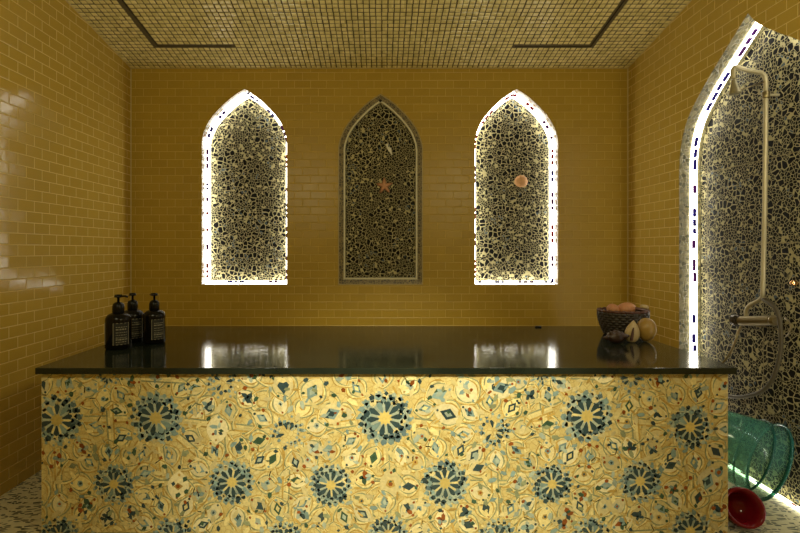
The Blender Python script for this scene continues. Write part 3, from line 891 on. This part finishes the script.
# ------------------------------------------------------------ shower
M_brass = plain('aged_chrome', (0.24, 0.19, 0.09), 0.28, metal=0.85, var=0.15)
M_pipe = plain('cream_pipe', (0.42, 0.36, 0.21), 0.35, metal=0.3, var=0.1)
M_dknob = plain('dark_metal', (0.06, 0.05, 0.035), 0.25, metal=0.7)
XP = 2.405; YP = F*XP/(765.5-CX); sp = F/YP
def sw(px, py, X=None, Y=None):
    """point seen at a pixel on the plane Y=YP (or the given Y)"""
    Y = Y or YP; return Vector(((px-CX)*Y/F, Y, EYE-(py-CY)*Y/F))
def wp(px, py, X=2.425):
    Y = F*X/(px-CX); return Vector((X, Y, EYE-(py-CY)*Y/F))
sr = thing('shower_column', 'cream metal shower column with bent overhead arm on the right pebble mosaic', 'shower', (XP, YP, 1.1))
bm = bmesh.new()
tube(bm, catmull([sw(762.5, 298), sw(764, 240), sw(765.5, 150), sw(765.8, 95), sw(765.5, 79), sw(763.5, 74.5), sw(759, 72.5), sw(748, 70.5), sw(738, 67.5), sw(734.5, 67.5), sw(733, 71), sw(733.5, 79)], 6), 0.0135, 14)
obj('riser_pipe', bm, M_pipe, sr, smooth=True)
bm = bmesh.new(); c = sw(766, 98.5); lathe(bm, [(0, 0), (0.020, 0), (0.023, 0.008), (0.021, 0.022), (0.023, 0.038), (0.020, 0.046), (0, 0.046)], c, 24)
col1 = obj('collar', bm, M_brass, sr, smooth=True)
bm = bmesh.new(); tube(bm, [c+Vector((0, 0, 0.022)), Vector((XR+REC-0.001, c.y, c.z+0.022))], 0.009, 10); obj('wall_bracket', bm, M_pipe, sr, smooth=False)
bm = bmesh.new(); c = sw(733.6, 80); lathe(bm, [(0, 0.0), (0.013, 0.0), (0.016, -0.02), (0.026, -0.06), (0.036, -0.083), (0.034, -0.088), (0, -0.088)], c, 28, Matrix.Rotation(-0.12, 4, 'Y'))
obj('shower_head', bm, plain('shower_head_metal', (0.36, 0.32, 0.2), 0.3, metal=0.6), sr, smooth=False)
bm = bmesh.new(); tube(bm, [sw(735, 92), sw(764, 82)], 0.0045, 8); obj('stay_rod', bm, M_brass, sr, smooth=True)
# mixer
mx0, mx1 = wp(741, 321), wp(772, 320.5)
bm = bmesh.new()
tube(bm, [mx0, mx0+(mx1-mx0)*0.12, mx0+(mx1-mx0)*0.88, mx1], 0.032, 20)
mixer = obj('mixer_body', bm, M_brass, sr, smooth=False)
bm = bmesh.new(); R_ = Matrix.Rotation(-PI/2, 4, 'X')
lathe(bm, [(0, 0.062), (0.034, 0.062), (0.042, 0.054), (0.044, 0.02), (0.036, 0.0), (0, 0.0)], mx0, 20, R_); obj('knob', bm, M_dknob, sr, smooth=False)
bm = bmesh.new(); lathe(bm, [(0, 0.0), (0.030, 0.0), (0.034, -0.014), (0.026, -0.035), (0, -0.038)], mx1, 20, R_); obj('knob', bm, M_brass, sr, smooth=False)
for q in (mx0+Vector((0, -0.05, 0)), mx1+Vector((0, 0.04, 0))):
    bm = bmesh.new(); tube(bm, [q, Vector((XR+REC-0.001, q.y, q.z))], 0.018, 12); obj('wall_union', bm, M_brass, sr, smooth=False)
bm = bmesh.new(); tube(bm, catmull([wp(763, 297), wp(757, 301.5), wp(750, 305), wp(746.5, 310), wp(746, 317)], 6), 0.0125, 12); obj('branch_pipe', bm, M_pipe, sr, smooth=True)
bm = bmesh.new(); tube(bm, catmull([wp(741, 326, 2.40), wp(738.5, 332, 2.39), wp(735.5, 341, 2.37), wp(731, 351, 2.35), wp(725.5, 359.5, 2.33), wp(720, 366, 2.31)], 6), 0.0085, 10, 0.006); obj('spout_lever', bm, M_brass, sr, smooth=True)
bm = bmesh.new()
tube(bm, catmull([wp(763.5, 299, 2.40), wp(769, 302, 2.39), wp(775, 307.5, 2.38), wp(779, 316, 2.38), wp(780.5, 328, 2.40), wp(781, 345, 2.43), wp(778.5, 362, 2.45), wp(772, 380, 2.46), wp(762, 391, 2.46), wp(748, 396, 2.46), wp(735, 397, 2.46), wp(722, 394, 2.46)], 6), 0.0125, 12)
hs = obj('hose', bm, plain('dull_hose', (0.07, 0.055, 0.025), 0.5, metal=0.1), sr, smooth=True); hs['label'] = 'dull brown hose hanging in a loop'
bm = bmesh.new(); tube(bm, catmull([wp(785, 318, 2.47), wp(789, 322, 2.45), wp(790.8, 328, 2.44), wp(789.5, 333, 2.45), wp(786, 336.5, 2.475)], 5), 0.006, 8, 0.004); obj('hose_hook', bm, M_brass, sr, smooth=True)
hk = Vector((XR+REC, F*(XR+REC)/(797.5-CX), 0)); hk.z = EYE-(283-CY)*hk.y/F
bm = bmesh.new(); blob(bm, hk-Vector((0.022, 0, 0)), 0.022, 0.018, 0.018); tag(obj('wall_knob', bm, plain('copper_knob', (0.85, 0.5, 0.25), 0.15, metal=1.0), smooth=True, origin=hk), 'small round copper knob on the pebble wall right of the shower', 'knob')

# ------------------------------------------------------------ green tub lying tilted against the wall, red dipper
def plastic(name, colr, trans, rough=0.12, body=0.3, back=None):
    t = NT(name)
    P = t.coord(); nz = t.noise(P, 14, 3)[0]
    tr = t.t.nodes.new('ShaderNodeBsdfTransparent'); tr.inputs[0].default_value = (*trans, 1)
    p = t.t.nodes.new('ShaderNodeBsdfPrincipled')
    t.link(t.mix(nz, tuple(v*.85 for v in colr), colr), p.inputs['Base Color']); p.inputs['Roughness'].default_value = rough
    m = t.t.nodes.new('ShaderNodeMixShader'); m.inputs[0].default_value = body
    t.link(tr.outputs[0], m.inputs[1]); t.link(p.outputs[0], m.inputs[2]); t.link(m.outputs[0], t.out.inputs[0])
    return t.m
M_green = plastic('green_plastic', (0.09, 0.27, 0.23), (0.80, 0.94, 0.87), body=0.30)
M_greenD = plastic('green_plastic_rim', (0.015, 0.14, 0.12), (0.2, 0.5, 0.42), body=0.6)
M_redp = plastic('red_plastic', (0.20, 0.006, 0.012), (0.30, 0.01, 0.02), rough=0.1, body=0.75)
def axis_mat(a):
    a = Vector(a).normalized(); return a.to_track_quat('Z', 'Y').to_matrix().to_4x4()
ax = Vector((0.90, -0.34, -0.36)).normalized()
MM = axis_mat(ax)
YT = 2.93
rc = Vector(((768.5-CX)*YT/F, YT, EYE-(461.5-CY)*YT/F))      # centre of the mouth
base = rc - ax*0.40
gb = thing('plastic_tub', 'translucent green plastic tub tipped on its side against the shower wall', 'tub', (rc.x-0.2, rc.y, 0))
th = 0.006
prof = [(0, 0), (0.165, 0), (0.178, 0.012), (0.207, 0.22), (0.226, 0.40), (0.226-th, 0.40), (0.207-th, 0.22), (0.178-th, 0.018), (0.165-th, 0.008), (0, 0.008)]
bm = bmesh.new(); lathe(bm, prof, base, 64, MM); obj('tub_body', bm, M_green, gb, smooth=True)
bm = bmesh.new()
lathe(bm, [(0.2265, 0.392), (0.240, 0.392), (0.243, 0.398), (0.240, 0.406), (0.2265, 0.406), (0.2265, 0.392)], base, 64, MM)
obj('rim', bm, M_greenD, gb, smooth=True)
bm = bmesh.new()
lathe(bm, [(0.2190, 0.312), (0.227, 0.312), (0.228, 0.322), (0.2205, 0.322), (0.2190, 0.312)], base, 64, MM)
obj('rib', bm, M_greenD, gb, smooth=True)

YD = 2.69
dc = Vector((1.988, YD, 0.100))
rd = thing('plastic_dipper', 'glossy red plastic dipper bowl lying on the floor by the counter corner', 'dipper', (dc.x, dc.y, 0))
ax2 = Vector((-0.12, -0.85, 0.42)).normalized(); M2 = axis_mat(ax2)
b2 = dc - ax2*0.03
bm = bmesh.new()
lathe(bm, [(0, -0.05), (0.05, -0.045), (0.085, -0.015), (0.100, 0.03), (0.103, 0.075), (0.100, 0.088), (0.086, 0.084), (0.070, 0.03), (0.06, -0.01), (0, -0.025)], b2, 48, M2)
obj('bowl', bm, M_redp, rd, smooth=True)
bm = bmesh.new(); hd = M2 @ Vector((-1, 0, 0)); hd = Vector((0.05, 1.0, 0.0)).normalized()
tube(bm, [dc+hd*0.095, dc+hd*0.13+Vector((0, 0, -0.02)), dc+hd*0.20+Vector((0, 0, -0.05))], 0.014, 10); obj('handle', bm, M_redp, rd, smooth=True)

# ------------------------------------------------------------ lights
def aim(o, tgt): o.rotation_euler = (Vector(tgt)-o.location).to_track_quat('-Z', 'Y').to_euler()
sl = bpy.data.lights.new('ceiling_spot', 'SPOT'); sl.energy = 530; sl.color = (1.0, 0.95, 0.66); sl.spot_size = math.radians(51); sl.spot_blend = 1.0; sl.shadow_soft_size = 0.12
so = bpy.data.objects.new('ceiling_spot', sl); col.objects.link(so); so.location = (0.25, 0.2, 2.7); aim(so, (0.12, 2.6, 0.55))

for x in (-1.25, 1.25):  # unseen fill lights added to brighten walls and ceiling, no real fixtures
    al = bpy.data.lights.new('fill_light', 'POINT'); al.shadow_soft_size = 0.15*S; al.energy = 50; al.color = (1.0, 0.93, 0.56)
    ao = bpy.data.objects.new('fill_light', al); col.objects.link(ao); ao.location = (x, 0.9, 2.55)
w = bpy.data.worlds.new('World'); bpy.context.scene.world = w; w.use_nodes = True
w.node_tree.nodes['Background'].inputs[0].default_value = (0.02, 0.015, 0.008, 1); w.node_tree.nodes['Background'].inputs[1].default_value = 0.3

# ------------------------------------------------------------ scale to metres
done = set()
for o in list(bpy.data.objects):
    o.location = o.location * S
    if o.type == 'MESH' and o.data.name not in done:
        o.data.transform(Matrix.Scale(S, 4)); done.add(o.data.name)
for l in bpy.data.lights:
    l.energy *= S*S
    if l.type == 'SPOT': l.shadow_soft_size *= S

cam = bpy.data.cameras.new('camera'); co = bpy.data.objects.new('camera', cam); col.objects.link(co)
co.location = (0, 0, EYE*S); co.rotation_euler = (PI/2, 0, 0)
cam.sensor_width = 36; cam.lens = F/800*36
cam.shift_x = (400-CX)/800; cam.shift_y = -(266.5-CY)/800
cam.clip_start = 0.01
sc_ = bpy.context.scene; sc_.camera = co
sc_.view_settings.view_transform = 'Standard'; sc_.view_settings.look = 'None'
sc_.view_settings.exposure = 0.0; sc_.view_settings.gamma = 1.0; sc_.view_settings.use_curve_mapping = False
